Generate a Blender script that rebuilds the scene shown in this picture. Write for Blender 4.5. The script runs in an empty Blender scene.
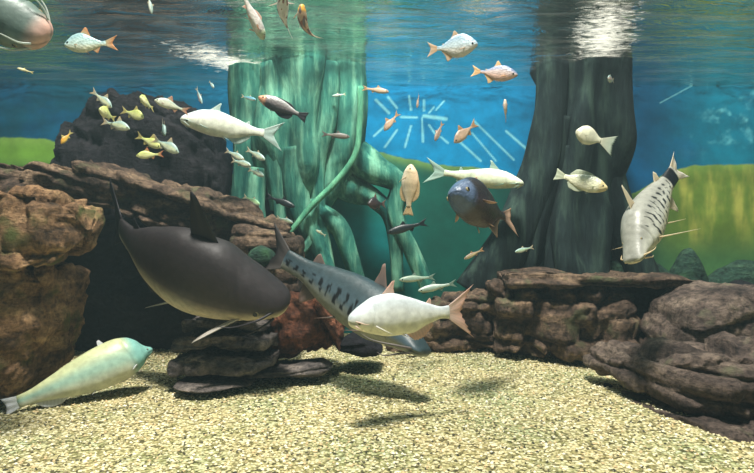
import bpy, math, random
import numpy as np
from mathutils import Vector, Matrix, noise

C = bpy.context.scene.collection
F = 560.0; CX = 377.0; CY = 236.5; CAMZ = 0.97
BACK = 5.6; WATER = 2.48; HALF = 4.05
sm = lambda t: t*t*(3-2*t)

def lin(c):
    return tuple(((x/255.0)/12.92 if x/255.0 <= 0.04045 else ((x/255.0+0.055)/1.055)**2.4) for x in c)
def P(px, py, d):
    return Vector(((px-CX)/F*d, d, CAMZ-(py-CY)/F*d))

# ------------------------------------------------------------------ helpers
def tag(o, label=None, cat=None, group=None, kind=None):
    if label: o['label'] = label
    if cat: o['category'] = cat
    if group: o['group'] = group
    if kind: o['kind'] = kind
    return o

def empty(name, loc):
    o = bpy.data.objects.new(name, None); C.objects.link(o); o.location = loc
    o.empty_display_size = 0.05
    return o

def mk(name, verts, faces, mat, parent=None, cols=None, loc=None, smooth=True):
    me = bpy.data.meshes.new(name)
    me.from_pydata([tuple(map(float, v)) for v in verts], [], [tuple(f) for f in faces])
    if cols is not None:
        at = me.color_attributes.new('Col', 'FLOAT_COLOR', 'POINT')
        a = np.ones((len(verts), 4), dtype=np.float32); a[:, :3] = np.asarray(cols, dtype=np.float32)
        at.data.foreach_set('color', a.ravel())
    if smooth:
        me.polygons.foreach_set('use_smooth', [True]*len(me.polygons))
    me.materials.append(mat); me.update()
    o = bpy.data.objects.new(name, me); C.objects.link(o)
    if parent is not None: o.parent = parent
    if loc is not None: o.location = loc
    return o

class NT:
    def __init__(s, name):
        s.m = bpy.data.materials.new(name); s.m.use_nodes = True
        s.t = s.m.node_tree; s.t.nodes.clear()
        s.out = s.n('ShaderNodeOutputMaterial')
    def n(s, typ, **kw):
        nd = s.t.nodes.new(typ)
        for k, v in kw.items():
            if k.startswith('i_'): nd.inputs[k[2:].replace('_', ' ')].default_value = v
            else: setattr(nd, k, v)
        return nd
    def l(s, a, b): s.t.links.new(a, b)
    def ramp(s, fac, stops):
        r = s.n('ShaderNodeValToRGB'); e = r.color_ramp.elements
        while len(e) < len(stops): e.new(0.5)
        for el, (p, c) in zip(e, stops):
            el.position = p; el.color = (*c, 1) if len(c) == 3 else c
        s.l(fac, r.inputs[0]); return r
    def mixc(s, fac, a, b, mode='MIX'):
        m = s.n('ShaderNodeMix', data_type='RGBA', blend_type=mode)
        for sock, v in ((m.inputs[0], fac), (m.inputs[6], a), (m.inputs[7], b)):
            if hasattr(v, 'links'): s.l(v, sock)
            else: sock.default_value = v if not isinstance(v, tuple) or len(v) == 4 else (*v, 1)
        return m.outputs[2]

# ------------------------------------------------------------------ materials
def skin_mat(name, rough=0.42, spec=0.5, scales=0, nz=0.25):
    b = NT(name); tc = b.n('ShaderNodeTexCoord')
    at = b.n('ShaderNodeAttribute', attribute_name='Col')
    no = b.n('ShaderNodeTexNoise', i_Scale=26.0, i_Detail=5.0); b.l(tc.outputs['Object'], no.inputs['Vector'])
    r = b.ramp(no.outputs['Fac'], [(0.3, (1-nz,)*3), (0.7, (1+nz*0.3,)*3)])
    col = b.mixc(1.0, at.outputs['Color'], r.outputs[0], 'MULTIPLY')
    p = b.n('ShaderNodeBsdfPrincipled', i_Roughness=rough); p.inputs['Specular IOR Level'].default_value = spec
    b.l(col, p.inputs['Base Color'])
    bp = b.n('ShaderNodeBump', i_Strength=0.25, i_Distance=0.01)
    if scales:
        vo = b.n('ShaderNodeTexVoronoi', i_Scale=float(scales)); b.l(tc.outputs['Object'], vo.inputs['Vector'])
        b.l(vo.outputs['Distance'], bp.inputs['Height'])
    else:
        b.l(no.outputs['Fac'], bp.inputs['Height'])
    b.l(bp.outputs[0], p.inputs['Normal'])
    b.l(p.outputs[0], b.out.inputs[0]); return b.m

def fin_mat():
    b = NT('fin_membrane')
    at = b.n('ShaderNodeAttribute', attribute_name='Col')
    p = b.n('ShaderNodeBsdfPrincipled', i_Roughness=0.5); b.l(at.outputs['Color'], p.inputs['Base Color'])
    t = b.n('ShaderNodeBsdfTranslucent'); b.l(at.outputs['Color'], t.inputs['Color'])
    m = b.n('ShaderNodeMixShader', i_Fac=0.4); b.l(p.outputs[0], m.inputs[1]); b.l(t.outputs[0], m.inputs[2])
    b.l(m.outputs[0], b.out.inputs[0]); return b.m

def eye_mat():
    b = NT('fish_eye')
    at = b.n('ShaderNodeAttribute', attribute_name='Col')
    p = b.n('ShaderNodeBsdfPrincipled', i_Roughness=0.12); b.l(at.outputs['Color'], p.inputs['Base Color'])
    b.l(p.outputs[0], b.out.inputs[0]); return b.m

M_SKIN = skin_mat('fish_skin'); M_SCALE = skin_mat('scaled_fish_skin', 0.35, 0.6, 70)
M_DARK = skin_mat('dark_fish_skin', 0.55, 0.35, 0, 0.3)
M_FIN = fin_mat(); M_EYE = eye_mat()

def rock_mat(name, dark, mid, light, moss=None, mossamt=0.0, sc=1.0):
    b = NT(name); tc = b.n('ShaderNodeTexCoord'); ge = b.n('ShaderNodeNewGeometry')
    mp = b.n('ShaderNodeMapping'); mp.inputs['Scale'].default_value = (1, 1, 3.2); b.l(ge.outputs['Position'], mp.inputs['Vector'])
    n1 = b.n('ShaderNodeTexNoise', i_Scale=3.2*sc, i_Detail=9.0, i_Roughness=0.68); b.l(mp.outputs[0], n1.inputs['Vector'])
    n2 = b.n('ShaderNodeTexNoise', i_Scale=28.0*sc, i_Detail=6.0, i_Roughness=0.7); b.l(ge.outputs['Position'], n2.inputs['Vector'])
    r1 = b.ramp(n1.outputs['Fac'], [(0.32, lin(dark)), (0.5, lin(mid)), (0.68, lin(light))])
    r2 = b.ramp(n2.outputs['Fac'], [(0.32, (0.22,)*3), (0.6, (1.2,)*3)])
    col = b.mixc(1.0, r1.outputs[0], r2.outputs[0], 'MULTIPLY')
    if moss:
        n3 = b.n('ShaderNodeTexNoise', i_Scale=5.0, i_Detail=5.0); b.l(ge.outputs['Position'], n3.inputs['Vector'])
        r3 = b.ramp(n3.outputs['Fac'], [(0.62-mossamt*0.5, (0, 0, 0)), (0.72-mossamt*0.3, (1, 1, 1))])
        col = b.mixc(r3.outputs[0], col, lin(moss))
    p = b.n('ShaderNodeBsdfPrincipled', i_Roughness=0.85); p.inputs['Specular IOR Level'].default_value = 0.25
    b.l(col, p.inputs['Base Color'])
    bp = b.n('ShaderNodeBump', i_Strength=1.0, i_Distance=0.035); b.l(n2.outputs['Fac'], bp.inputs['Height'])
    b2 = b.n('ShaderNodeBump', i_Strength=0.7, i_Distance=0.06); b.l(n1.outputs['Fac'], b2.inputs['Height'])
    b.l(bp.outputs[0], b2.inputs['Normal']); b.l(b2.outputs[0], p.inputs['Normal'])
    b.l(p.outputs[0], b.out.inputs[0]); return b.m

M_TAWNY = rock_mat('tawny_rock', (70, 56, 44), (150, 116, 84), (205, 168, 126), (92, 98, 52), 0.16)
M_BROWN = rock_mat('brown_rock', (40, 33, 30), (98, 80, 67), (158, 132, 106), (96, 98, 70), 0.08)
M_GREY = rock_mat('grey_rock', (52, 48, 48), (108, 100, 96), (166, 152, 140))
M_SLAB = rock_mat('brown_grey_slab', (44, 36, 34), (96, 82, 74), (150, 132, 116), (110, 108, 84), 0.04)
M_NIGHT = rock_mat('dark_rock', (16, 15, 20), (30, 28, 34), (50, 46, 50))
M_MOSS = rock_mat('mossy_rock', (22, 44, 38), (42, 72, 58), (78, 110, 84), (50, 84, 54), 0.1)
M_RED = rock_mat('driftwood', (46, 28, 22), (112, 68, 48), (160, 104, 76))

def tree_mat(name, a, c, e):
    b = NT(name); ge = b.n('ShaderNodeNewGeometry')
    mp = b.n('ShaderNodeMapping'); mp.inputs['Scale'].default_value = (1, 1, 0.16); b.l(ge.outputs['Position'], mp.inputs['Vector'])
    n1 = b.n('ShaderNodeTexNoise', i_Scale=9.0, i_Detail=6.0, i_Roughness=0.62); b.l(mp.outputs[0], n1.inputs['Vector'])
    n2 = b.n('ShaderNodeTexNoise', i_Scale=4.0, i_Detail=6.0); b.l(ge.outputs['Position'], n2.inputs['Vector'])
    r1 = b.ramp(n1.outputs['Fac'], [(0.35, lin(a)), (0.5, lin(c)), (0.66, lin(e))])
    r2 = b.ramp(n2.outputs['Fac'], [(0.32, (0.5,)*3), (0.66, (1.15,)*3)])
    col = b.mixc(1.0, r1.outputs[0], r2.outputs[0], 'MULTIPLY')
    p = b.n('ShaderNodeBsdfPrincipled', i_Roughness=0.9); p.inputs['Specular IOR Level'].default_value = 0.15
    b.l(col, p.inputs['Base Color'])
    bp = b.n('ShaderNodeBump', i_Strength=0.7, i_Distance=0.05); b.l(n1.outputs['Fac'], bp.inputs['Height']); b.l(bp.outputs[0], p.inputs['Normal'])
    b.l(p.outputs[0], b.out.inputs[0]); return b.m
M_TREE = tree_mat('algae_green_bark', (22, 84, 78), (58, 120, 104), (122, 178, 150))
M_VINE = tree_mat('pale_vine', (60, 124, 100), (92, 154, 120), (130, 184, 146))
M_BARK = tree_mat('dark_bark', (16, 24, 26), (30, 42, 42), (56, 74, 66))

# ------------------------------------------------------------------ numpy noise (for the painted backdrop)
_rng = np.random.RandomState(5); _T = _rng.rand(256, 256)
def vn(x, y):
    xi = np.floor(x).astype(int); yi = np.floor(y).astype(int); fx = sm(x-xi); fy = sm(y-yi)
    g = lambda i, j: _T[i & 255, j & 255]
    return (g(xi, yi)*(1-fx)+g(xi+1, yi)*fx)*(1-fy)+(g(xi, yi+1)*(1-fx)+g(xi+1, yi+1)*fx)*fy
def fbm(x, y, o=4):
    s = 0; a = 0.5; t = 0
    for i in range(o):
        s = s+a*vn(x*2**i+i*17.3, y*2**i+i*9.1); t += a; a *= 0.55
    return s/t

# ------------------------------------------------------------------ SETTING
def backdrop():
    nx, nz = 620, 300
    X = np.linspace(-HALF, HALF, nx); Z = np.linspace(-0.05, WATER+0.35, nz)
    XX, ZZ = np.meshgrid(X, Z)
    u = CX+XX/BACK*F; v = CY-(ZZ-CAMZ)/BACK*F
    def L(*c): return np.array(lin(c))
    def mix(a, b, t): return a*(1-t[..., None])+b*t[..., None]
    ss = lambda a, b, x: sm(np.clip((x-a)/(b-a), 0, 1))
    n1 = fbm(u/38, v/30); n2 = fbm(u/11+40, v/11+7); n3 = fbm(u/9+4, v/40+3)
    sky = mix(L(0, 76, 96)[None, None], L(0, 128, 178), ss(120, 360, u))
    sky = mix(sky, L(0, 70, 104), ss(480, 610, u)); sky = mix(sky, L(0, 122, 148), ss(640, 735, u))  # darker sky by the dark trunk: weaker lamp light painted into the colour
    cl = ss(0.5, 0.72, n2*0.55+n1*0.45)*ss(670, 735, u)*ss(60, 90, v)*(1-ss(140, 165, v))
    sky = mix(sky, L(120, 212, 222), cl)
    sky = mix(sky, L(0, 88, 136), ss(0.45, 0.75, n1)*0.4)
    ub = [-60, 45, 100, 215, 340, 365, 400, 430, 480, 600, 640, 668, 695, 860]
    vb = [134, 139, 150, 175, 172, 148, 157, 163, 168, 205, 190, 172, 165, 164]
    hb = np.interp(u, ub, vb)+(n2-0.5)*3
    hill = mix(L(104, 148, 52)[None, None], L(24, 104, 88), ss(60, 230, u))
    hill = mix(hill, L(10, 106, 106), ss(220, 260, u)*ss(190, 240, v))
    hill = mix(hill, L(16, 82, 70), ss(380, 430, u))
    hill = mix(hill, L(12, 54, 52), ss(470, 540, u))
    hill = mix(hill, L(12, 50, 48), (1-ss(150, 215, u))*ss(152, 185, v))
    gr = mix(L(96, 122, 44)[None, None], L(164, 164, 76), ss(0.42, 0.8, n3*0.7+n1*0.3)*(1-ss(225, 262, v)))
    gr = mix(gr, L(60, 104, 62), ss(225, 265, v)*0.9)
    hill = mix(hill, gr, ss(618, 690, u))
    rim = np.exp(-((v-hb)/7.0)**2)*(v > hb)
    hill = mix(hill, L(132, 168, 80), rim*0.55)
    hill = hill*(0.72+0.56*n1)[..., None]
    col = mix(sky, hill, ss(-0.8, 0.8, v-hb))
    S = [((374, 136), (386, 125), 2), ((385, 147), (397, 130), 2), ((405, 147), (411, 126), 2), ((423, 142), (422, 118), 1.8),
         ((424, 100), (424, 111), 1.6), ((401, 117), (417, 117.5), 2.2), ((424, 116), (446, 119), 3.4), ((376, 100), (389, 113), 2.6),
         ((388, 97), (397, 108), 2.2), ((409, 96), (411, 110), 2), ((429, 113), (434, 107), 1.6), ((429, 125), (436, 135), 1.8), ((441, 137), (448, 143), 1.8),
         ((460, 142), (481, 161), 2), ((474, 121), (514, 160), 1.7), ((472, 133), (496, 161), 1.5), ((506, 131), (554, 173), 2.2),
         ((660, 103), (756, 51), 1.1), ((345, 92), (357, 128), 3.0), ((436, 110), (444, 101), 1.6)]
    for (a, b_, w) in S:
        ax, ay = a; bx, by = b_; dx, dy = bx-ax, by-ay; L2 = dx*dx+dy*dy
        t = np.clip(((u-ax)*dx+(v-ay)*dy)/L2, 0, 1)
        d = np.hypot(u-ax-t*dx, v-ay-t*dy)
        col = mix(col, L(150, 224, 226), np.exp(-(d/(w*0.54))**4)*(0.35 if w < 1.3 else 0.62))
    vs = np.stack([XX, np.full_like(XX, BACK), ZZ], -1).reshape(-1, 3)
    idx = np.arange(nx*nz).reshape(nz, nx)
    f = np.stack([idx[:-1, :-1], idx[:-1, 1:], idx[1:, 1:], idx[1:, :-1]], -1).reshape(-1, 4)
    b = NT('painted_backdrop')
    at = b.n('ShaderNodeAttribute', attribute_name='Col'); ge = b.n('ShaderNodeNewGeometry')
    no = b.n('ShaderNodeTexNoise', i_Scale=7.0, i_Detail=6.0, i_Roughness=0.65); b.l(ge.outputs['Position'], no.inputs['Vector'])
    r = b.ramp(no.outputs['Fac'], [(0.3, (0.78,)*3), (0.7, (1.12,)*3)])
    p = b.n('ShaderNodeBsdfPrincipled', i_Roughness=0.8); p.inputs['Specular IOR Level'].default_value = 0.1
    b.l(b.mixc(1.0, at.outputs['Color'], r.outputs[0], 'MULTIPLY'), p.inputs['Base Color']); b.l(p.outputs[0], b.out.inputs[0])
    o = mk('wall_back', vs, f.tolist(), b.m, cols=col.reshape(-1, 3)); tag(o, kind='structure')
    # side walls in the same blue paint
    for nm, sx in (('wall_left', -1), ('wall_right', 1)):
        b = NT(nm+'_paint'); ge = b.n('ShaderNodeNewGeometry')
        sep = b.n('ShaderNodeSeparateXYZ'); b.l(ge.outputs['Position'], sep.inputs[0])
        mr = b.n('ShaderNodeMapRange'); mr.inputs[1].default_value = 1.5; mr.inputs[2].default_value = 2.0; b.l(sep.outputs['Z'], mr.inputs[0])
        rr = b.ramp(mr.outputs[0], [(0.3, lin((70, 110, 50))), (0.5, lin((0, 90, 150)))])
        p = b.n('ShaderNodeBsdfPrincipled', i_Roughness=0.85); b.l(rr.outputs[0], p.inputs['Base Color']); b.l(p.outputs[0], b.out.inputs[0])
        x0 = sx*HALF; x1 = sx*(HALF+0.12)
        vs = [(x, y, z) for x in (x0, x1) for y in (0.9, BACK+0.1) for z in (-0.05, WATER+0.35)]
        mk_box(nm, vs, b.m)
def mk_box(nm, vs, m):
    fs = [(0, 1, 3, 2), (4, 6, 7, 5), (0, 4, 5, 1), (2, 3, 7, 6), (0, 2, 6, 4), (1, 5, 7, 3)]
    tag(mk(nm, vs, fs, m, smooth=False), kind='structure')
backdrop()

def floor_z(x, y):
    return 0.03*noise.noise(Vector((x*0.9, y*0.9, 3.0)))+0.012*noise.noise(Vector((x*3, y*3, 8.0)))
def gravel():
    nx, ny = 150, 110
    vs = []; 
    for j in range(ny):
        y = 0.9+(BACK-0.9)*j/(ny-1)
        for i in range(nx):
            x = -HALF+2*HALF*i/(nx-1)
            vs.append((x, y, floor_z(x, y)))
    fs = [(j*nx+i, j*nx+i+1, (j+1)*nx+i+1, (j+1)*nx+i) for j in range(ny-1) for i in range(nx-1)]
    b = NT('gravel_floor'); ge = b.n('ShaderNodeNewGeometry')
    vo = b.n('ShaderNodeTexVoronoi', i_Scale=62.0); b.l(ge.outputs['Position'], vo.inputs['Vector'])
    sp = b.n('ShaderNodeSeparateColor'); b.l(vo.outputs['Color'], sp.inputs[0])
    r = b.ramp(sp.outputs[0], [(0.0, lin((84, 80, 58))), (0.2, lin((150, 142, 96))), (0.5, lin((188, 178, 134))), (0.8, lin((214, 204, 164))), (1.0, lin((232, 224, 194)))])
    no = b.n('ShaderNodeTexNoise', i_Scale=2.2, i_Detail=5.0); b.l(ge.outputs['Position'], no.inputs['Vector'])
    r2 = b.ramp(no.outputs['Fac'], [(0.35, (0.74, 0.86, 0.76)), (0.62, (1.05, 1.0, 0.92))])
    r3 = b.ramp(vo.outputs['Distance'], [(0.35, (1, 1, 1)), (0.8, (0.4, 0.4, 0.36))])
    c = b.mixc(1.0, r.outputs[0], r2.outputs[0], 'MULTIPLY'); c = b.mixc(1.0, c, r3.outputs[0], 'MULTIPLY')
    p = b.n('ShaderNodeBsdfPrincipled', i_Roughness=0.9); p.inputs['Specular IOR Level'].default_value = 0.15
    b.l(c, p.inputs['Base Color'])
    inv = b.n('ShaderNodeMath', operation='SUBTRACT'); inv.inputs[0].default_value = 1; b.l(vo.outputs['Distance'], inv.inputs[1])
    bp = b.n('ShaderNodeBump', i_Strength=0.8, i_Distance=0.012); b.l(inv.outputs[0], bp.inputs['Height']); b.l(bp.outputs[0], p.inputs['Normal'])
    b.l(p.outputs[0], b.out.inputs[0])
    tag(mk('floor', vs, fs, b.m), kind='structure')
    # loose grains lying on the bed
    rs = np.random.RandomState(11); N = 30000
    y = 1.9+3.3*rs.rand(N); x = (rs.rand(N)*2-1)*np.minimum(0.72*y+0.2, HALF-0.1)
    base = np.array([(1, 0, 0), (0, 1, 0), (-1, 0, 0), (0, -1, 0), (0, 0, 1), (0, 0, -1)], float)
    V = np.zeros((N, 6, 3)); s = 0.0045+0.005*rs.rand(N)
    ang = rs.rand(N)*6.28; ca, sa = np.cos(ang), np.sin(ang)
    jit = 1+0.5*(rs.rand(N, 6, 3)-0.5)
    Bv = base[None]*jit*s[:, None, None]*np.array([1.25, 0.9, 0.75])
    V[..., 0] = Bv[..., 0]*ca[:, None]-Bv[..., 1]*sa[:, None]+x[:, None]
    V[..., 1] = Bv[..., 0]*sa[:, None]+Bv[..., 1]*ca[:, None]+y[:, None]
    zz = np.array([floor_z(a, c_) for a, c_ in zip(x, y)])
    V[..., 2] = Bv[..., 2]+zz[:, None]+0.003
    ft = np.array([(0, 1, 4), (1, 2, 4), (2, 3, 4), (3, 0, 4), (1, 0, 5), (2, 1, 5), (3, 2, 5), (0, 3, 5)])
    Fc = (ft[None]+6*np.arange(N)[:, None, None]).reshape(-1, 3)
    pal = np.array([lin(c) for c in ((222, 212, 172), (204, 192, 144), (178, 168, 124), (236, 230, 204), (138, 130, 92), (84, 80, 56), (202, 178, 132), (58, 58, 44))])
    k = rs.choice(len(pal), N, p=[.24, .2, .16, .12, .1, .07, .08, .03])
    cols = np.repeat(pal[k], 6, axis=0)
    b = NT('gravel_grain'); at = b.n('ShaderNodeAttribute', attribute_name='Col')
    p = b.n('ShaderNodeBsdfPrincipled', i_Roughness=0.85); b.l(at.outputs['Color'], p.inputs['Base Color']); b.l(p.outputs[0], b.out.inputs[0])
    g = mk('gravel', V.reshape(-1, 3), Fc.tolist(), b.m, cols=cols, smooth=False)
    tag(g, 'cream and tan gravel covering the tank floor', 'gravel', kind='stuff')
gravel()

def water():
    nx, ny = 220, 200
    vs = []
    for j in range(ny):
        y = 0.9+(BACK-0.9)*j/(ny-1)
        for i in range(nx):
            x = -HALF+2*HALF*i/(nx-1)
            z = WATER+0.012*noise.noise(Vector((x*1.3, y*3.0, 1.0)))+0.006*noise.noise(Vector((x*3.2, y*7.5, 5.0)))
            vs.append((x, y, z))
    fs = [(j*nx+i, j*nx+i+1, (j+1)*nx+i+1, (j+1)*nx+i) for j in range(ny-1) for i in range(nx-1)]
    b = NT('water_surface'); ge = b.n('ShaderNodeNewGeometry')
    mp = b.n('ShaderNodeMapping'); mp.inputs['Scale'].default_value = (0.42, 1.5, 1); b.l(ge.outputs['Position'], mp.inputs['Vector'])
    n1 = b.n('ShaderNodeTexNoise', i_Scale=4.6, i_Detail=5.0, i_Roughness=0.62, i_Distortion=0.8); b.l(mp.outputs[0], n1.inputs['Vector'])
    bp = b.n('ShaderNodeBump', i_Strength=0.8, i_Distance=0.045); b.l(n1.outputs['Fac'], bp.inputs['Height'])
    g = b.n('ShaderNodeBsdfGlossy', i_Roughness=0.03); g.inputs['Color'].default_value = (0.86, 0.86, 0.8, 1); b.l(bp.outputs[0], g.inputs['Normal'])
    t = b.n('ShaderNodeBsdfTransparent'); t.inputs['Color'].default_value = (0.97, 1, 0.99, 1)
    fr = b.n('ShaderNodeFresnel', i_IOR=1.33); b.l(bp.outputs[0], fr.inputs['Normal'])
    m = b.n('ShaderNodeMixShader'); b.l(fr.outputs[0], m.inputs[0]); b.l(t.outputs[0], m.inputs[1]); b.l(g.outputs[0], m.inputs[2])
    # lamp glints on two ripple patches, painted in as pale translucent streaks
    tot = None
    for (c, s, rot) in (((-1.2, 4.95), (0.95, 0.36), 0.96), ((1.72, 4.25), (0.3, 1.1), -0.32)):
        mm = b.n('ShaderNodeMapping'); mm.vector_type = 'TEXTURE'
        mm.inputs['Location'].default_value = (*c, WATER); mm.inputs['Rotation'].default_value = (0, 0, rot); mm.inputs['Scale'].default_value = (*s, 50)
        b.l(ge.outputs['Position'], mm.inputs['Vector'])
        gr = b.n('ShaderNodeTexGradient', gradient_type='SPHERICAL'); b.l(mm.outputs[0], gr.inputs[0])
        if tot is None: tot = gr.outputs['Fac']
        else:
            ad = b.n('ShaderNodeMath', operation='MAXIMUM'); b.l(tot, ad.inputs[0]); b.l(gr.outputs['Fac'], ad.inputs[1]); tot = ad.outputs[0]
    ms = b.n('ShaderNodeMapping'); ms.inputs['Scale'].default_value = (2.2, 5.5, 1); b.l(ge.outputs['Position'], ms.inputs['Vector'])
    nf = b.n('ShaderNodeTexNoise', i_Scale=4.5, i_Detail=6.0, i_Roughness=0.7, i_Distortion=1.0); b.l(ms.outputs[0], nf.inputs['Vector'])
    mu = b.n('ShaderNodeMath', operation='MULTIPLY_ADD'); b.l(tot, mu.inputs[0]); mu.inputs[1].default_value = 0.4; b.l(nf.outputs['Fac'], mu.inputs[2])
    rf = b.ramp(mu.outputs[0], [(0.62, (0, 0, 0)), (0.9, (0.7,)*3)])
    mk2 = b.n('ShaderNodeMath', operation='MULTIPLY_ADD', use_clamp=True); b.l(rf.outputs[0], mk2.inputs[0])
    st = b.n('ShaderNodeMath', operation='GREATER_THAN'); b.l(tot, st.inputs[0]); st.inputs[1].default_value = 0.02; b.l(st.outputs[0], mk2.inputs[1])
    sheen = b.ramp(n1.outputs['Fac'], [(0.45, (0.0,)*3), (0.75, (0.045,)*3)]); b.l(sheen.outputs[0], mk2.inputs[2])  # faint grey sheen of lit ripples, painted in over the whole surface
    glint = b.n('ShaderNodeBsdfTranslucent'); glint.inputs['Color'].default_value = (0.5, 0.5, 0.44, 1)
    m2 = b.n('ShaderNodeMixShader'); b.l(mk2.outputs[0], m2.inputs[0]); b.l(m.outputs[0], m2.inputs[1]); b.l(glint.outputs[0], m2.inputs[2])
    b.l(m2.outputs[0], b.out.inputs[0])
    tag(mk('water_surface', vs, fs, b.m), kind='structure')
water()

# ------------------------------------------------------------------ ROCKS
def h1(n, seed=0.0):
    x = math.sin(n*127.1+seed*311.7)*43758.5453; return x-math.floor(x)

def loft_rock(name, secs, mat, label, cat='rock', seed=1, layer=0.09, amp=0.07, groove=0.05, rough=0.05, tilt=0.0, k=0.5, nx=110, nr=120, endp=5.0, group=None, blocks=0.0, floor_cut=True):
    """secs: (px, py_top, py_bottom, depth_front, depth_back) along the rock, left to right"""
    secs = sorted(secs); S = np.array(secs, float)
    pts = []
    for (px, yt, yb, df, db) in secs:
        dm = 0.5*(df+db)
        pts.append(((px-CX)/F*df, CAMZ-(yt-CY)/F*dm, CAMZ-(yb-CY)/F*df, df, db))
    A = np.array(pts); xs = A[:, 0]
    cx = Vector((float(A[:, 0].mean()), float(0.5*(A[:, 3]+A[:, 4]).mean()), float(A[:, 2].min())))
    V = []
    x0, x1 = xs[0], xs[-1]
    for i in range(nx):
        t = i/(nx-1); tt = 0.5-0.5*math.cos(math.pi*t)
        x = x0+(x1-x0)*(0.35*t+0.65*tt)
        zt, zb, df, db = (np.interp(x, xs, A[:, c]) for c in (1, 2, 3, 4))
        q = 2*(x-x0)/(x1-x0)-1
        e = max(0.0, 1-abs(q)**endp)**(1/endp)
        cz, hz = (zt+zb)/2, max(0.01, (zt-zb)/2)*(0.12+0.88*e) if e < 1 else (zt-zb)/2
        cy, hy = (df+db)/2, (db-df)/2*(0.1+0.9*e)
        for j in range(nr):
            a = 2*math.pi*j/nr; ca, sa = math.cos(a), math.sin(a)
            y = cy-hy*math.copysign(abs(ca)**k, ca); z = cz+hz*math.copysign(abs(sa)**k, sa)
            p = Vector((x, y, z))
            w = 0.35*layer*noise.noise(p*2.3+Vector((seed*3.1, 0, 0)))+0.5*layer*noise.noise(Vector((x*0.8, y*0.8, seed)))
            hh = (z+tilt*x+w)/layer; li = math.floor(hh); fr = hh-li
            g = math.exp(-(min(fr, 1-fr)/0.13)**2)
            off = (h1(li, seed)-0.45)*amp*1.3+amp*0.9*noise.noise(Vector((x*1.7, li*7.3+seed, y*1.2)))
            d = off-g*groove*(0.6+0.5*noise.noise(p*1.9))
            if blocks:
                dist, _ = noise.voronoi(Vector((x*2.6+li*3.7, y*2.6, li*1.9+seed)))
                d -= blocks*math.exp(-((dist[1]-dist[0])/0.12)**2)
            d += rough*noise.fractal(p*5.5+Vector((0, seed, 0)), 0.9, 2.1, 4)*0.6
            n = Vector((0.35*q*abs(q)**3, -ca*0.9, sa*0.35)); 
            if n.length > 1e-5: n.normalize()
            p = p+n*d+Vector((0, 0, rough*0.35*noise.noise(Vector((x*3, y*3, seed+9)))))
            if p.z < -0.03 and floor_cut: p.z = -0.03-0.02*abs(sa)
            if p.z > WATER-0.02 and zt > WATER-0.2: p.z = WATER-0.02
            if p.y > BACK-0.02: p.y = BACK-0.02
            p.x = max(-HALF+0.02, min(HALF-0.02, p.x))
            V.append(p-cx)
    Fc = [(i*nr+j, (i+1)*nr+j, (i+1)*nr+(j+1) % nr, i*nr+(j+1) % nr) for i in range(nx-1) for j in range(nr)]
    Fc.append(tuple(range(nr))); Fc.append(tuple(reversed(range((nx-1)*nr, nx*nr))))
    o = mk(name, V, Fc, mat, loc=cx)
    return tag(o, label, cat, group)

# left side
loft_rock('rock', [(-150, 190, 278, 2.9, 3.5), (0, 190, 276, 2.92, 3.5), (40, 194, 272, 2.95, 3.5), (68, 206, 262, 3.05, 3.5)], M_TAWNY,
          'big tawny block with orange brown face at the left edge, under the long ledge', seed=3, layer=0.17, amp=0.07, groove=0.06, rough=0.09, k=0.32, endp=9, blocks=0.06)
loft_rock('rock', [(-150, 262, 400, 2.95, 3.8), (-10, 264, 398, 2.95, 3.75), (30, 262, 372, 3.05, 3.7), (50, 266, 352, 3.2, 3.65)], M_TAWNY,
          'greenish brown boulder at the left edge, below the tawny block', seed=8, layer=0.28, amp=0.08, groove=0.05, rough=0.13, tilt=1.4, k=0.5, endp=5)
loft_rock('rock_ledge', [(-130, 164, 200, 3.65, 4.7), (0, 168, 202, 3.7, 4.7), (70, 172, 208, 3.85, 4.7), (110, 175, 216, 4.1, 4.75), (150, 182, 232, 4.12, 4.75), (200, 198, 252, 4.12, 4.75), (245, 216, 262, 4.12, 4.7), (292, 236, 270, 4.15, 4.6)], M_BROWN,
          'long brown rock ledge sloping down to the right behind the dark catfish', seed=5, layer=0.1, amp=0.09, groove=0.06, rough=0.1, tilt=0.3, k=0.5, nx=200, endp=9, blocks=0.06)
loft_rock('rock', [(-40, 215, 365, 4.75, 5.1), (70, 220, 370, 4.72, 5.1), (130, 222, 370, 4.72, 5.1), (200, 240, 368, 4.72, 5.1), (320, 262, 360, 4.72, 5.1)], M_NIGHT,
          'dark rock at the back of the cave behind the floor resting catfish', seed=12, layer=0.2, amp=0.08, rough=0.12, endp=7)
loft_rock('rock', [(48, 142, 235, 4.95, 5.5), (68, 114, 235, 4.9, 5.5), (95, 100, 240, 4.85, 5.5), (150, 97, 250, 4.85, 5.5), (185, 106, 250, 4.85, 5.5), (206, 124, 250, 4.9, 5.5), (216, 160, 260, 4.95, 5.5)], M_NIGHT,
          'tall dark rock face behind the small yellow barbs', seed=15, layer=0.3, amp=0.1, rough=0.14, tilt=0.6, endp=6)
loft_rock('rock', [(228, 222, 300, 4.0, 4.6), (250, 228, 300, 3.95, 4.6), (284, 232, 300, 4.0, 4.6), (296, 238, 298, 4.05, 4.6)], M_BROWN,
          'blocky brown stone above the head of the dark catfish', seed=19, layer=0.11, amp=0.04, groove=0.04, rough=0.05, k=0.35, endp=8, nx=70)
loft_rock('mossy_stone', [(245, 248, 270, 3.8, 4.0), (258, 246, 268, 3.8, 4.0), (272, 250, 268, 3.8, 4.0)], M_MOSS,
          'small round mossy stone in front of the blocky brown stone', 'stone', seed=21, layer=0.3, amp=0.01, groove=0.0, rough=0.02, k=0.9, endp=2.2, nx=40, nr=40)
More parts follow.
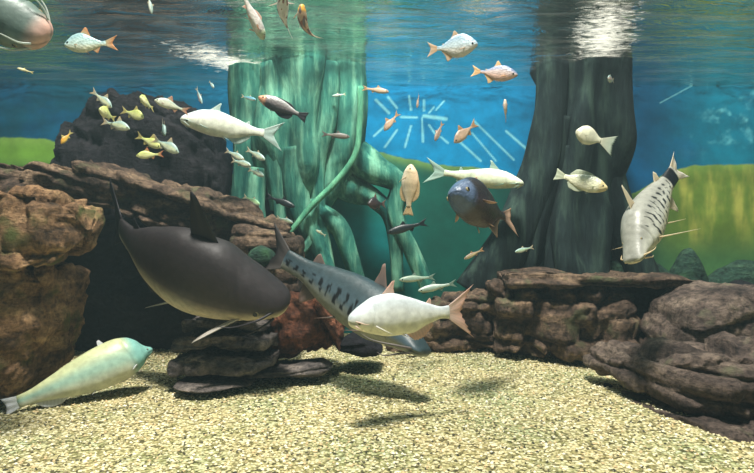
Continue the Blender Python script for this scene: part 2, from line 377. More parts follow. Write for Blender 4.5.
# stack in the middle
loft_rock('flat_stone', [(165, 376, 394, 3.3, 3.9), (200, 378, 394, 3.3, 3.9), (232, 378, 388, 3.35, 3.9), (248, 380, 386, 3.4, 3.9)], M_GREY,
          'flat dark grey stone on the gravel at the foot of the slab stack', 'stone', seed=23, layer=0.1, amp=0.02, groove=0.02, rough=0.04, k=0.6, endp=4, nx=70, nr=70)
loft_rock('flat_stone', [(238, 368, 382, 3.55, 4.0), (280, 364, 378, 3.6, 4.0), (318, 358, 376, 3.65, 4.0), (331, 362, 372, 3.7, 4.0)], M_GREY,
          'low flat stone on the gravel in front of the reddish driftwood', 'stone', seed=24, layer=0.1, amp=0.02, groove=0.02, rough=0.04, k=0.6, endp=4, nx=70, nr=70)
g = 'slabs of the grey stone stack'
loft_rock('stone_slab', [(164, 350, 384, 3.45, 4.1), (200, 345, 380, 3.42, 4.1), (240, 345, 374, 3.45, 4.1), (273, 350, 368, 3.55, 4.1)], M_GREY,
          'thick bottom slab of the grey stone stack', 'stone slab', seed=26, layer=0.09, amp=0.05, groove=0.03, rough=0.08, k=0.42, endp=6, blocks=0.03, group=g, nx=90, nr=80)
loft_rock('stone_slab', [(168, 332, 356, 3.5, 4.15), (205, 326, 352, 3.46, 4.15), (240, 326, 352, 3.5, 4.15), (270, 334, 354, 3.6, 4.1)], M_GREY,
          'rounded middle slab of the grey stone stack', 'stone slab', seed=27, layer=0.09, amp=0.05, groove=0.03, rough=0.08, k=0.42, endp=6, blocks=0.03, group=g, nx=90, nr=80)
loft_rock('stone_slab', [(172, 314, 338, 3.6, 4.2), (205, 309, 333, 3.58, 4.2), (235, 311, 332, 3.6, 4.2), (266, 318, 338, 3.65, 4.15)], M_GREY,
          'top slab of the grey stone stack, under the dark catfish', 'stone slab', seed=28, layer=0.09, amp=0.05, groove=0.03, rough=0.08, k=0.42, endp=6, blocks=0.03, group=g, nx=90, nr=80)
loft_rock('driftwood', [(258, 306, 374, 3.8, 4.25), (285, 292, 366, 3.72, 4.25), (310, 298, 360, 3.75, 4.25), (338, 326, 357, 3.85, 4.2)], M_RED,
          'reddish brown driftwood stump between the slab stack and the striped catfish', 'driftwood', seed=31, layer=0.5, amp=0.09, groove=0.02, rough=0.13, tilt=2.0, k=0.7, endp=3, nx=80, nr=90)
loft_rock('dark_stone', [(338, 338, 357, 3.9, 4.3), (358, 334, 359, 3.88, 4.3), (383, 345, 358, 3.95, 4.3)], M_NIGHT,
          'dark stone on the gravel under the striped catfish', 'stone', seed=33, layer=0.1, amp=0.03, groove=0.02, rough=0.05, k=0.6, endp=3, nx=50, nr=50)
# right side, at the back
loft_rock('rock', [(384, 330, 352, 4.7, 5.1), (420, 312, 352, 4.65, 5.15), (450, 296, 352, 4.6, 5.2), (500, 288, 352, 4.6, 5.2), (512, 288, 350, 4.65, 5.2)], M_BROWN,
          'low layered rock behind the tail of the white catfish', seed=36, layer=0.085, amp=0.06, groove=0.06, rough=0.08, k=0.45, endp=7, blocks=0.06)
loft_rock('rock', [(497, 284, 354, 4.4, 5.0), (540, 286, 358, 4.3, 5.0), (600, 288, 366, 4.15, 5.0), (628, 290, 368, 4.1, 5.0), (646, 296, 362, 4.2, 5.0)], M_BROWN,
          'broad cracked rock block under the left half of the flat ledge', seed=41, layer=0.17, amp=0.1, groove=0.07, rough=0.12, k=0.45, endp=7, blocks=0.12, nx=150)
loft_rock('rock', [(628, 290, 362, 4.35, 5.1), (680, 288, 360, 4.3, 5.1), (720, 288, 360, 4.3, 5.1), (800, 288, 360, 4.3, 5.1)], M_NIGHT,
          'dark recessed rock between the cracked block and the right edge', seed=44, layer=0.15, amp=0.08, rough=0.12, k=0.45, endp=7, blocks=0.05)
loft_rock('rock_ledge', [(508, 267, 290, 4.25, 4.85), (560, 267, 291, 4.15, 4.85), (640, 270, 290, 4.1, 4.85), (700, 277, 293, 4.15, 4.85), (740, 282, 294, 4.2, 4.8)], M_BROWN,
          'long flat brown ledge capping the rocks at the back right', seed=47, layer=0.07, amp=0.08, groove=0.04, rough=0.05, k=0.4, endp=9, nx=150, blocks=0.03)
loft_rock('rock', [(678, 326, 372, 3.65, 4.3), (696, 308, 372, 3.6, 4.3), (730, 294, 372, 3.55, 4.3), (810, 284, 372, 3.5, 4.3)], M_SLAB,
          'grey brown boulder at the right edge, behind the wide slab', seed=51, layer=0.17, amp=0.06, groove=0.05, rough=0.07, k=0.5, endp=5, tilt=-0.12)
loft_rock('rock_slab', [(612, 354, 384, 3.35, 3.95), (632, 346, 396, 3.2, 3.9), (680, 344, 418, 2.95, 3.7), (740, 345, 432, 2.8, 3.55), (850, 345, 450, 2.65, 3.5)], M_SLAB,
          'wide flat grey brown slab at the right edge, in front of the boulder', seed=54, layer=0.13, amp=0.08, groove=0.08, rough=0.08, k=0.55, endp=4, tilt=0.14, blocks=0.04, nx=150, nr=150)
loft_rock('rock_slab', [(640, 392, 414, 3.1, 3.5), (672, 398, 432, 2.88, 3.4), (720, 408, 450, 2.68, 3.3), (850, 415, 470, 2.5, 3.2)], M_SLAB,
          'lowest dark slab step at the right edge, touching the gravel', seed=57, layer=0.14, amp=0.04, groove=0.03, rough=0.06, k=0.5, endp=4, tilt=0.15, nx=120)
loft_rock('pebble', [(606, 384, 389, 3.58, 3.64), (610, 383, 389, 3.57, 3.65), (614, 384, 389, 3.58, 3.64)], M_NIGHT,
          'small dark pebble alone on the gravel near the wide slab', 'pebble', seed=60, layer=0.3, amp=0, groove=0, rough=0.006, k=0.9, endp=2.2, nx=20, nr=20)
gm = 'mossy boulders in front of the painted backdrop'
for (a, lab, sd) in (([(532, 268, 300, 4.92, 5.2), (562, 243, 300, 4.92, 5.2), (592, 262, 300, 4.92, 5.2)], 'large rounded mossy boulder at the foot of the dark tree', 61),
                 ([(506, 278, 300, 4.92, 5.2), (524, 270, 300, 4.92, 5.2), (545, 276, 300, 4.92, 5.2)], 'small low mossy boulder left of the large mossy one', 62),
                 ([(676, 268, 300, 4.92, 5.2), (696, 247, 300, 4.92, 5.2), (716, 266, 300, 4.92, 5.2)], 'pale green rounded boulder right of the spotted catfish', 63),
                 ([(590, 270, 300, 4.92, 5.2), (630, 252, 300, 4.92, 5.2), (680, 262, 300, 4.92, 5.2)], 'dim mossy boulder behind the spotted catfish', 64),
                 ([(712, 274, 300, 4.92, 5.2), (745, 262, 300, 4.92, 5.2), (800, 262, 300, 4.92, 5.2)], 'mossy boulder behind the ledge at the right edge', 65)):
    loft_rock('mossy_boulder', a, M_MOSS, lab, 'boulder', seed=sd, layer=0.5, amp=0.02, groove=0.0, rough=0.05, k=0.85, endp=2.2, nx=50, nr=50, group=gm)

# ------------------------------------------------------------------ TREES
def catmull(pts, n):
    P_ = [Vector(p) for p in pts]; P_ = [P_[0]*2-P_[1]]+P_+[P_[-1]*2-P_[-2]]
    out = []; m = len(pts)-1
    for i in range(n):
        t = i/(n-1)*m; k = min(int(t), m-1); f = t-k
        a, b, c, d = P_[k:k+4]
        out.append(0.5*((2*b)+(c-a)*f+(2*a-5*b+4*c-d)*f*f+(3*b-a-3*c+d)*f**3))
    return out
def tube(name, pts, radii, mat, parent=None, n=40, m=16, rough=0.0, seed=0, flute=0, cols=None, loc=None):
    path = catmull(pts, n); rr = np.interp(np.linspace(0, 1, n), np.linspace(0, 1, len(radii)), radii)
    V = []; loc = loc or Vector((0, 0, 0)); N_ = None
    for i, p in enumerate(path):
        T = (path[min(i+1, n-1)]-path[max(i-1, 0)]).normalized()
        if N_ is None:
            N_ = T.cross(Vector((0, 1, 0.01)));
            if N_.length < 0.1: N_ = T.cross(Vector((1, 0, 0)))
        N_ = (N_-T*N_.dot(T)).normalized(); B_ = T.cross(N_)
        for j in range(m):
            a = 2*math.pi*j/m
            r = rr[i]*(1+rough*noise.noise(Vector((p.x*4+math.cos(a)*1.5, p.z*1.6+seed, math.sin(a)*1.5))))
            if flute: r *= 1+0.11*math.sin(flute*a+seed+1.5*noise.noise(Vector((p.z*1.5, seed, 0))))
            V.append(p+(N_*math.cos(a)+B_*math.sin(a))*r-loc)
    Fc = [(i*m+j, i*m+(j+1) % m, (i+1)*m+(j+1) % m, (i+1)*m+j) for i in range(n-1) for j in range(m)]
    Fc.append(tuple(reversed(range(m)))); Fc.append(tuple(range((n-1)*m, n*m)))
    return mk(name, V, Fc, mat, parent, cols=None if cols is None else [cols]*len(V))
def strand(name, px, rad, d, mat, root, **kw):
    ds = d if isinstance(d, (list, tuple)) else [d]*len(px)
    pts = [P(x, y, dd) for (x, y), dd in zip(px, ds)]
    return tube(name, pts, [r/F*ds[0] for r in rad], mat, root, loc=Vector(root.location), **kw)
t = empty('mangrove_tree', P(320, 300, 5.0)); tag(t, 'pale green fluted mangrove tree with spreading roots left of the blue painted sky', 'tree')
top = 68
strand('trunk', [(306, top), (304, 120), (304, 170), (298, 215)], [44, 42, 36, 22], 5.14, M_TREE, t, n=70, m=90, rough=0.5, flute=5, seed=2)
for px, rad, d, sd in (
    ([(252, top), (254, 130), (250, 190), (238, 250), (226, 292)], [18, 17, 16, 13, 9], 5.12, 1),
    ([(348, top), (350, 120), (344, 150), (330, 185), (312, 220)], [18, 19, 18, 15, 10], 5.08, 2),
    ([(330, top), (328, 120), (318, 165), (322, 230), (336, 296)], [11, 11, 9, 8, 5], 4.95, 3),
    ([(296, 150), (300, 200), (320, 245), (330, 272), (338, 298)], [12, 11, 9, 8, 6], 4.88, 4),
    ([(316, 200), (314, 235), (302, 252), (284, 270), (272, 292)], [5, 5, 5, 4.5, 3], 4.85, 5),
    ([(345, 150), (372, 168), (398, 186), (394, 214), (410, 248), (428, 290)], [16, 14, 11, 9, 8, 7], 5.1, 6),
    ([(330, 175), (352, 190), (376, 200), (392, 222), (398, 290)], [14, 13, 10, 8, 6], 5.15, 7),
    ([(310, 205), (338, 226), (350, 255), (362, 292)], [11, 10, 8, 7], 4.97, 8),
    ([(276, top), (276, 140), (284, 200), (286, 250), (300, 292)], [12, 11, 9, 7, 4], 4.95, 9),
    ([(262, 170), (258, 205), (262, 240), (256, 286)], [10, 10, 9, 7], 5.0, 10)):
    strand('root', px, rad, d, M_TREE, t, n=50, m=18, rough=0.35, seed=sd*3.3)
v = empty('vine', P(287, 243, 4.72)); tag(v, 'long pale vine hanging in a curve across the green mangrove tree', 'vine')
strand('stem', [(361, 90), (360, 125), (356, 155), (338, 182), (312, 208), (288, 238)], [2.8, 3, 3, 3, 3, 2.6], [4.92, 4.88, 4.84, 4.8, 4.75, 4.72], M_VINE, v, n=60, m=10, rough=0.2)
t = empty('mangrove_tree', P(570, 285, 5.1)); tag(t, 'dark mangrove tree with flaring buttress roots behind the pale curled fish', 'tree')
strand('trunk', [(576, 66), (574, 140), (570, 200), (566, 285)], [38, 37, 37, 35], 5.16, M_BARK, t, n=70, m=90, rough=0.5, flute=5, seed=4)
for px, rad, sd in (([(548, 66), (542, 150), (518, 215), (486, 290)], [15, 16, 18, 20], 1), ([(556, 120), (545, 180), (528, 240), (515, 290)], [12, 12, 11, 10], 2),
                    ([(592, 66), (604, 180), (622, 240), (640, 290)], [14, 16, 18, 18], 3), ([(566, 150), (556, 220), (548, 290)], [12, 12, 10], 4), ([(536, 180), (508, 230), (468, 290)], [8, 12, 16], 5)):
    strand('root', px, rad, 5.0 if sd != 3 else 5.1, M_BARK, t, n=50, m=18, rough=0.3, seed=sd*2.1)

for o in list(C.objects):
    if o.parent is None and o.name.split('.')[0] in ('mangrove_tree', 'vine'): o.location.y -= 0.11

# ------------------------------------------------------------------ FISH
def pchip(xs, ys, x):
    xs = np.array(xs, float); ys = np.array(ys, float); h = np.diff(xs); d = np.diff(ys)/h
    m = np.zeros(len(xs)); m[0] = d[0]; m[-1] = d[-1]
    for i in range(1, len(xs)-1):
        m[i] = 0 if d[i-1]*d[i] <= 0 else 2*d[i-1]*d[i]/(d[i-1]+d[i])
    i = np.clip(np.searchsorted(xs, x)-1, 0, len(h)-1); t = (x-xs[i])/h[i]
    return ((1+2*t)*(1-t)**2)*ys[i]+t*(1-t)**2*h[i]*m[i]+t*t*(3-2*t)*ys[i+1]+t*t*(t-1)*h[i]*m[i+1]

SP = {
 'barb': dict(s=[0, .03, .1, .25, .42, .6, .8, .92, 1], top=[0, .04, .10, .19, .225, .17, .085, .05, .055], bot=[0, -.03, -.08, -.145, -.165, -.14, -.075, -.045, -.05], w=[0, .03, .055, .08, .085, .065, .035, .02, .014],
   tail=(.30, .36, .45), dorsal=(.40, .64, [0, .17, .15, .09, .03], .10), anal=(.66, .85, [0, .12, .08, .03], .08), pec=(.26, -.05, .15, .06), pel=(.48, -.9, .14, .06), eye=(.10, .035, .026)),
 'white_catfish': dict(s=[0, .015, .05, .12, .25, .4, .6, .8, .93, 1], top=[0, .03, .055, .09, .14, .155, .12, .07, .045, .05], bot=[0, -.03, -.05, -.07, -.10, -.12, -.115, -.06, -.035, -.04], w=[0, .035, .062, .085, .10, .095, .065, .032, .02, .014],
   tail=(.26, .36, .5), dorsal=(.31, .44, [0, .11, .11, .06, .02], .11), anal=(.55, .83, [0, .07, .075, .06, .03], .05), pec=(.21, -.35, .16, .05), pel=(.50, -.9, .10, .045), eye=(.075, -.012, .016), adip=(.76, .82, .045, .03), barb=2),
 'dark_catfish': dict(s=[0, .012, .04, .1, .2, .34, .5, .7, .88, 1], top=[0, .02, .036, .062, .105, .16, .165, .12, .06, .05], bot=[0, -.026, -.045, -.06, -.08, -.105, -.125, -.10, -.045, -.04], w=[0, .05, .085, .115, .14, .145, .125, .08, .035, .018],
   tail=(.2, .34, .5), dorsal=(.33, .47, [0, .13, .15, .11, .03], .10), anal=(.62, .85, [0, .08, .075, .03], .05), pec=(.18, -.45, .22, .07), pel=(.55, -.85, .13, .06), eye=(.12, -.005, .017), adip=(.80, .86, .05, .04), barb=3),
 'shovelnose': dict(s=[0, .01, .04, .12, .25, .35, .5, .7, .88, 1], top=[0, .012, .022, .045, .085, .105, .10, .075, .045, .042], bot=[0, -.014, -.024, -.036, -.062, -.08, -.085, -.065, -.035, -.035], w=[0, .04, .055, .065, .09, .095, .08, .055, .028, .016],
   tail=(.16, .26, .6), dorsal=(.36, .45, [0, .12, .11, .06, .01], .07), anal=(.72, .83, [0, .09, .07, .02], .06), pec=(.27, -.4, .15, .05), pel=(.53, -.8, .12, .05), eye=(.15, .035, .010), adip=(.76, .84, .05, .04), barb=3),
 'floor_catfish': dict(s=[0, .012, .04, .075, .11, .18, .28, .42, .6, .8, .93, 1], top=[0, .016, .03, .055, .095, .135, .15, .14, .11, .065, .04, .036], bot=[0, -.016, -.03, -.045, -.07, -.10, -.12, -.12, -.10, -.06, -.04, -.034], w=[0, .02, .04, .06, .085, .105, .115, .105, .08, .045, .02, .014],
   tail=(.10, .12, .2), dorsal=(.33, .38, [0, .05, .05, .02], .02), anal=(.68, .90, [0, .045, .055, .045, .01], .03), pec=(.17, -.5, .09, .04), pel=(.5, -.9, .05, .03), eye=(.055, .01, .010)),
 'pacu': dict(s=[0, .02, .07, .2, .38, .55, .75, .9, 1], top=[0, .045, .10, .21, .29, .27, .15, .06, .055], bot=[0, -.045, -.09, -.19, -.27, -.26, -.14, -.06, -.05], w=[0, .035, .06, .095, .105, .085, .05, .022, .015],
   tail=(.26, .38, .35), dorsal=(.46, .66, [0, .13, .11, .05, .02], .08), anal=(.58, .88, [0, .14, .09, .05, .02], .09), pec=(.27, -.3, .17, .07), pel=(.45, -.92, .10, .05), eye=(.11, .01, .028), adip=(.82, .87, .03, .03)),
 'koi': dict(s=[0, .02, .07, .18, .35, .55, .78, .92, 1], top=[0, .03, .065, .105, .125, .105, .06, .045, .05], bot=[0, -.03, -.06, -.09, -.11, -.10, -.055, -.04, -.045], w=[0, .04, .07, .10, .11, .09, .045, .025, .016],
   tail=(.27, .32, .5), dorsal=(.36, .66, [0, .08, .07, .06, .03], .05), anal=(.72, .82, [0, .09, .07, .02], .06), pec=(.22, -.45, .19, .10), pel=(.5, -.85, .13, .07), eye=(.10, .02, .016), barb=1),
 'minnow': dict(s=[0, .03, .1, .28, .45, .65, .85, 1], top=[0, .04, .08, .125, .135, .10, .055, .05], bot=[0, -.035, -.07, -.115, -.12, -.09, -.045, -.04], w=[0, .035, .055, .075, .075, .055, .025, .014],
   tail=(.25, .28, .5), dorsal=(.42, .58, [0, .10, .08, .02], .07), anal=(.64, .8, [0, .08, .05, .02], .06), pec=(.25, -.3, .11, .05), pel=(.48, -.9, .09, .04), eye=(.10, .02, .024)),
 'gourami': dict(s=[0, .02, .07, .2, .4, .6, .8, .93, 1], top=[0, .04, .08, .16, .205, .18, .11, .065, .06], bot=[0, -.04, -.085, -.155, -.20, -.18, -.11, -.06, -.055], w=[0, .04, .065, .095, .10, .075, .04, .022, .015],
   tail=(.22, .30, .1), dorsal=(.30, .88, [0, .06, .09, .12, .04], .06), anal=(.46, .88, [0, .08, .10, .11, .04], .07), pec=(.28, -.2, .16, .07), pel=(.34, -.9, .12, .05), eye=(.12, .03, .022)),
}
RGB = lambda c: np.array(lin(c))
def grid_fin(name, roots, tips, thick, cr, ct, parent, loc, nv=7, ragged=0.0, seed=0, wav=0.0):
    roots = [Vector(r) for r in roots]; tips = [Vector(t_) for t_ in tips]; n = len(roots)
    rnd = random.Random(seed); V = []; Cc = []
    c0, c1 = RGB(cr), RGB(ct)
    for side in (1, -1):
        for i in range(n):
            e = (roots[min(i+1, n-1)]-roots[max(i-1, 0)])
            if e.length < 1e-7: e = tips[min(i+1, n-1)]-tips[max(i-1, 0)]
            r_ = tips[i]-roots[i]
            nn = e.cross(r_ if r_.length > 1e-7 else Vector((0, 0, 1)))
            if nn.length > 1e-9: nn.normalize()
            rg = 1-ragged*(0.5 if i % 2 else 0.0)*(1 if 0 < i < n-1 else 0)
            for j in range(nv):
                v_ = j/(nv-1)
                p = roots[i]+(tips[i]-roots[i])*(v_*rg)
                p = p+nn*(side*thick*(1-0.85*v_)*(1.0 if i % 2 else 0.6)+wav*math.sin(i*0.9+v_*2.5)*v_)
                V.append(p-loc); Cc.append((c0*(1-v_)+c1*v_)*(1.0 if i % 2 else 0.86))
    Fc = []; o = n*nv
    for i in range(n-1):
        for j in range(nv-1):
            a = i*nv+j; Fc.append((a, a+nv, a+nv+1, a+1)); Fc.append((o+a, o+a+1, o+a+nv+1, o+a+nv))
        Fc.append((i*nv, o+i*nv, o+(i+1)*nv, (i+1)*nv)); a = i*nv+nv-1; Fc.append((a, a+nv, o+a+nv, o+a))
    for j in range(nv-1):
        Fc.append((j, j+1, o+j+1, o+j)); a = (n-1)*nv+j; Fc.append((a, o+a, o+a+1, a+1))
    return mk(name, V, Fc, M_FIN, parent, cols=Cc)

_fid = [0]
def fish(name, kind, head, tail, label, cat='fish', group=None, back=(150, 165, 160), side=(215, 220, 205), belly=(235, 235, 220), fin=(225, 220, 200), fine=None,
         roll=0.0, bend=0.0, up=None, deep=1.0, wide=1.0, mat=None, pattern=None, small=False, tailc=None, headc=None, ragged=0.05, bendmode=0, pec_spread=0.9, nb=1.0, fork=None, finscale=1.0, dors=1.0, hq=0.24, barbs=None, pecc=None, tailscale=1.0, skip=()):
    _fid[0] += 1; fid = _fid[0]
    sp = SP[kind]; mat = mat or M_SKIN; fine = fine or fin; tailc = tailc or fine
    ns, nr = (36, 20) if small else (72, 36)
    if pattern in ('bars', 'koi'): ns, nr = 150, 64
    t = np.linspace(0, 1, ns); s = 0.55*t**2.2+0.45*t
    tl = sp['tail'][0]
    sx = np.linspace(0, 1+4*tl, 400)
    gfun = (lambda q: max(0.0, (q-0.25)/0.75)) if bendmode == 0 else (lambda q: q)
    th = [bend*gfun(q) for q in sx]; xs = [0.0]; ys = [0.0]
    for i in range(1, 400):
        ds = sx[i]-sx[i-1]; a = (th[i]+th[i-1])/2
        xs.append(xs[-1]-ds*math.cos(a)); ys.append(ys[-1]-ds*math.sin(a))
    H = P(*head); T = P(*tail); axis = (H-T); Lw = axis.length; fwd = axis.normalized()
    c = -Vector((float(np.interp(1+tl, sx, xs)), float(np.interp(1+tl, sx, ys)), 0)); scale = Lw/c.length; ca = math.atan2(c.y, c.x)
    uph = Vector(up) if up else Vector((0, 0, 1))
    yv = uph.cross(fwd)
    if yv.length < 0.05: yv = Vector((0, -1, 0)).cross(fwd)
    yv.normalize(); zv = fwd.cross(yv)
    R0 = Matrix.Rotation(math.radians(roll), 3, fwd); yv = R0 @ yv; zv = R0 @ zv
    def Wp(q, lat, z):
        """point at fraction q along the spine, lateral offset, height -> world"""
        x = np.interp(q, sx, xs); y = np.interp(q, sx, ys); a = bend*gfun(q)
        x, y = x-lat*math.sin(a)*1.0, y+lat*math.cos(a)
        xr = x*math.cos(-ca)-y*math.sin(-ca); yr = x*math.sin(-ca)+y*math.cos(-ca)
        return H+(fwd*xr+yv*yr+zv*z)*scale
    topf = lambda q: float(pchip(sp['s'], sp['top'], np.array(q)))*deep
    botf = lambda q: float(pchip(sp['s'], sp['bot'], np.array(q)))*deep
    wf = lambda q: float(pchip(sp['s'], sp['w'], np.array(q)))*wide
    base = Wp(0.45, 0, botf(0.45)); root = empty(name, base); tag(root, label, cat, group)
    # body
    V = []; Cc = []; cb, cs, cy = RGB(back), RGB(side), RGB(belly); hc = RGB(headc) if headc else None
    rnd = random.Random(fid)
    V.append(Wp(0, 0, 0)-base); Cc.append(hc if hc is not None else cs)
    for q in s[1:]:
        tp, bt, w = topf(q), botf(q), max(wf(q), 0.004)
        # a crease for the mouth and the edge of the gill cover
        for j in range(nr):
            a = 2*math.pi*j/nr; ca_, sa_ = math.cos(a), math.sin(a)
            lat = w*math.copysign(abs(sa_)**0.9, sa_); z = tp*ca_ if ca_ > 0 else -bt*ca_
            mouth = 0.0
            if q < 0.075 and not small:
                zm = bt*0.38; mouth = math.exp(-((z-zm)/(0.006))**2)*sm(min(1, max(0, (0.075-q)/0.03)))
            gill = 0.0 if small else math.exp(-((q-0.2-0.03*ca_)/0.008)**2)*(1 if abs(ca_) < 0.8 else 0)
            k = 1-0.16*mouth-0.05*gill
            V.append(Wp(q, lat*k, z*(1-0.02*gill))-base)
            if ca_ > 0.1: col = cs+(cb-cs)*sm(min(1, (ca_-0.1)/0.65))
            else: col = cs+(cy-cs)*sm(min(1, (0.1-ca_)/0.7))
            if hc is not None: col = col+(hc-col)*sm(min(1, max(0, (hq-q)/0.1)))
            if pattern == 'bars' and 0.24 < q < 0.985:
                u_ = q*15; r_ = h1(math.floor(u_), 3); zz = ca_
                wav_ = 0.25*noise.noise(Vector((zz*3.0, q*9, fid)))
                f_ = abs((u_+wav_) % 1-0.5)
                blot = noise.noise(Vector((q*42, zz*4.5, 1 if sa_ > 0 else 9)))
                if f_ < 0.2 and (-0.6 if nb > 1 else -0.35) < zz < (0.72 if nb > 1 else 0.3) and blot > (-0.02 if nb > 1 else -0.22) and (nb > 1 or q > 0.36): col = RGB((16, 18, 22))
                if q > 0.87 and nb > 1: col = RGB((20, 20, 24))
            if pattern == 'koi':
                nn = noise.noise(Vector((q*6+fid*3.3, ca_*1.6, sa_*1.6)))
                if nn > 0.12 and ca_ > -0.35: col = RGB((150, 88, 70)) if nn < 0.3 else RGB((120, 110, 112))
            col = col*(1-0.6*mouth)*(1-0.22*gill)
            Cc.append(col)
    Fc = [(0, 1+(j+1) % nr, 1+j) for j in range(nr)]
    for i in range(ns-2):
        for j in range(nr):
            a = 1+i*nr+j; b_ = 1+i*nr+(j+1) % nr; Fc.append((a, b_, b_+nr, a+nr))
    V.append(Wp(1.01, 0, 0)-base); Cc.append(cs); e = len(V)-1; o = 1+(ns-2)*nr
    Fc += [(o+j, o+(j+1) % nr, e) for j in range(nr)]
    mk('body', V, Fc, mat, root, cols=Cc)
    th_ = 0.006*scale; nf = 9 if small else 19
    # tail fin
    ln, spn, fk = sp['tail']; fk = fk if fork is None else fork; spn *= deep**0.5*finscale*tailscale; ln *= (0.4+0.6*tailscale) if tailscale <= 1 else tailscale**1.3; R_ = []; T_ = []
    for i in range(nf):
        u_ = i/(nf-1); z0 = topf(1)*0.9+(botf(1)-topf(1))*0.9*u_
        k = abs(2*u_-1)
        x = ln*(1-fk+fk*k**1.2); zz = spn*0.5*(1-2*u_)
        R_.append(Wp(0.985, 0, z0)); T_.append(Wp(1+x, 0, zz))
    grid_fin('tail_fin', R_, T_, th_, fin, tailc, root, base, ragged=ragged, seed=fid, wav=0.0 if small else 0.004*scale)
    def median(nm, s0, s1, hs, sweep, sign):
        R_ = []; T_ = []
        for i in range(nf):
            u_ = i/(nf-1); q = s0+(s1-s0)*u_
            h = float(np.interp(u_, np.linspace(0, 1, len(hs)), hs))
            if len(hs) > 3: h = float(pchip(np.linspace(0, 1, len(hs)), hs, np.array(u_)))
            z0 = (topf(q) if sign > 0 else botf(q))*0.93
            R_.append(Wp(q, 0, z0)); T_.append(Wp(q+sweep*(h/max(hs))*(0.5+0.5*(1-u_)), 0, z0+sign*h*finscale))
        grid_fin(nm, R_, T_, th_, fin, fine, root, base, ragged=ragged, seed=fid+5, wav=0 if small else 0.002*scale)
    if 'dorsal' not in skip:
        d0, d1, hs, sw = sp['dorsal']; median('dorsal_fin', d0, d1, [h*dors for h in hs], sw, 1)
    if 'anal' not in skip:
        a0, a1, hs, sw = sp['anal']; median('anal_fin', a0, a1, hs, sw, -1)
    if 'adip' in sp and not small:
        a0, a1, h, sw = sp['adip']; median('adipose_fin', a0, a1, [0, h, h*0.8, 0], sw, 1)
    def paired(nm, q, zf, ln, wd, out, down):
        for sd in (1, -1):
            R_ = []; T_ = []; m_ = 5 if small else 11
            ze = topf(q)*zf if zf > 0 else -botf(q)*zf
            yy = wf(q)*math.sqrt(max(0.05, 1-min(0.98, zf*zf)))*0.92
            for i in range(m_):
                u_ = i/(m_-1)
                R_.append(Wp(q+wd*0.35*u_, sd*yy, ze-wd*0.15*u_))
                l_ = ln*(1-0.55*u_**1.3)*finscale; fan = 0.55*u_
                T_.append(Wp(q+wd*0.35*u_+l_*(1-0.5*out+0.2*fan), sd*(yy+l_*out*(1-0.55*fan)), ze-wd*0.15*u_-l_*down*(1+0.4*fan)))
            grid_fin(nm, R_, T_, th_*0.9, pecc or fin, pecc or fine, root, base, nv=6, ragged=ragged, seed=fid+9)
    if 'pec' in sp and 'pec' not in skip:
        q, zf, ln_, wd = sp['pec']; paired('pectoral_fin', q, zf, ln_, wd, pec_spread*0.75, 0.35)
    if 'pel' in sp and not (small and kind == 'minnow') and 'pel' not in skip:
        q, zf, ln_, wd = sp['pel']; paired('pelvic_fin', q, zf, ln_, wd, 0.35, 0.5)
    # eyes
    if not (small and Lw < 0.14):
        q, z, r = sp['eye']
        z *= deep
        for sd in (1, -1):
            tp, bt = topf(q), botf(q); zz = z/(tp if z > 0 else -bt)
            yy = wf(q)*math.sqrt(max(0.05, 1-zz*zz))
            cen = Wp(q, sd*yy*0.93, z); ax = (Wp(q, sd*(yy+0.05), z)-Wp(q, sd*yy, z)).normalized(); R = r*scale
            b1 = fwd; b1 = (b1-ax*b1.dot(ax)).normalized(); b2 = ax.cross(b1); EV = []; EC = []
            for i in range(9):
                ph = math.pi*i/8
                for j in range(14):
                    al = 2*math.pi*j/14
                    EV.append(cen+(ax*math.cos(ph)*0.7+(b1*math.cos(al)+b2*math.sin(al))*math.sin(ph))*R-base)
                    EC.append(RGB((8, 8, 10)) if i < 4 and Lw <= 0.45 else RGB((150, 138, 104)))
            EF = [(i*14+j, (i+1)*14+j, (i+1)*14+(j+1) % 14, i*14+(j+1) % 14) for i in range(8) for j in range(14)]
            eo = mk('eye', EV, EF, M_EYE, root, cols=EC)
            if Lw > 0.45:
                PV = [cen+ax*(R*0.76)-base]
                for i in range(1, 4):
                    ph = 0.26*i
                    for j in range(14):
                        al = 2*math.pi*j/14
                        PV.append(cen+(ax*math.cos(ph)*0.76+(b1*math.cos(al)+b2*math.sin(al))*math.sin(ph)*1.04)*R-base)
                PF = [(0, 1+j, 1+(j+1) % 14) for j in range(14)]+[(1+i*14+j, 1+(i+1)*14+j, 1+(i+1)*14+(j+1) % 14, 1+i*14+(j+1) % 14) for i in range(2) for j in range(14)]
                mk('pupil', PV, PF, M_EYE, eo, cols=[RGB((6, 6, 8))]*len(PV))
    if 'barb' in sp and not small:
        L_ = {1: .05, 2: .10, 3: .2}[sp['barb']]
        for sd in (1, -1):
            w = wf(0.045)
            L_ = barbs if barbs else L_
            for (ln_, out, zz, dn) in ((L_, .5, 0.0, .25), (L_*0.6, .35, -.6, .6)):
                z0 = (topf(.045)*zz if zz > 0 else -botf(.045)*zz)
                pts = [Wp(.045, sd*w*0.9, z0), Wp(.045+ln_*.3, sd*(w+ln_*out*.6), z0-ln_*dn*.4), Wp(.045+ln_*.75, sd*(w+ln_*out), z0-ln_*dn), Wp(.045+ln_*1.1, sd*(w+ln_*out*1.1), z0-ln_*dn*1.1)]
                o = tube('barbel', pts, [.006*scale, .005*scale, .003*scale, .001*scale], M_FIN, root, n=16, m=8, loc=base, cols=RGB(fin))
    return root

PALE = dict(back=(196, 206, 200), side=(226, 228, 212), belly=(240, 238, 222), fin=(232, 214, 190), fine=(236, 206, 178))
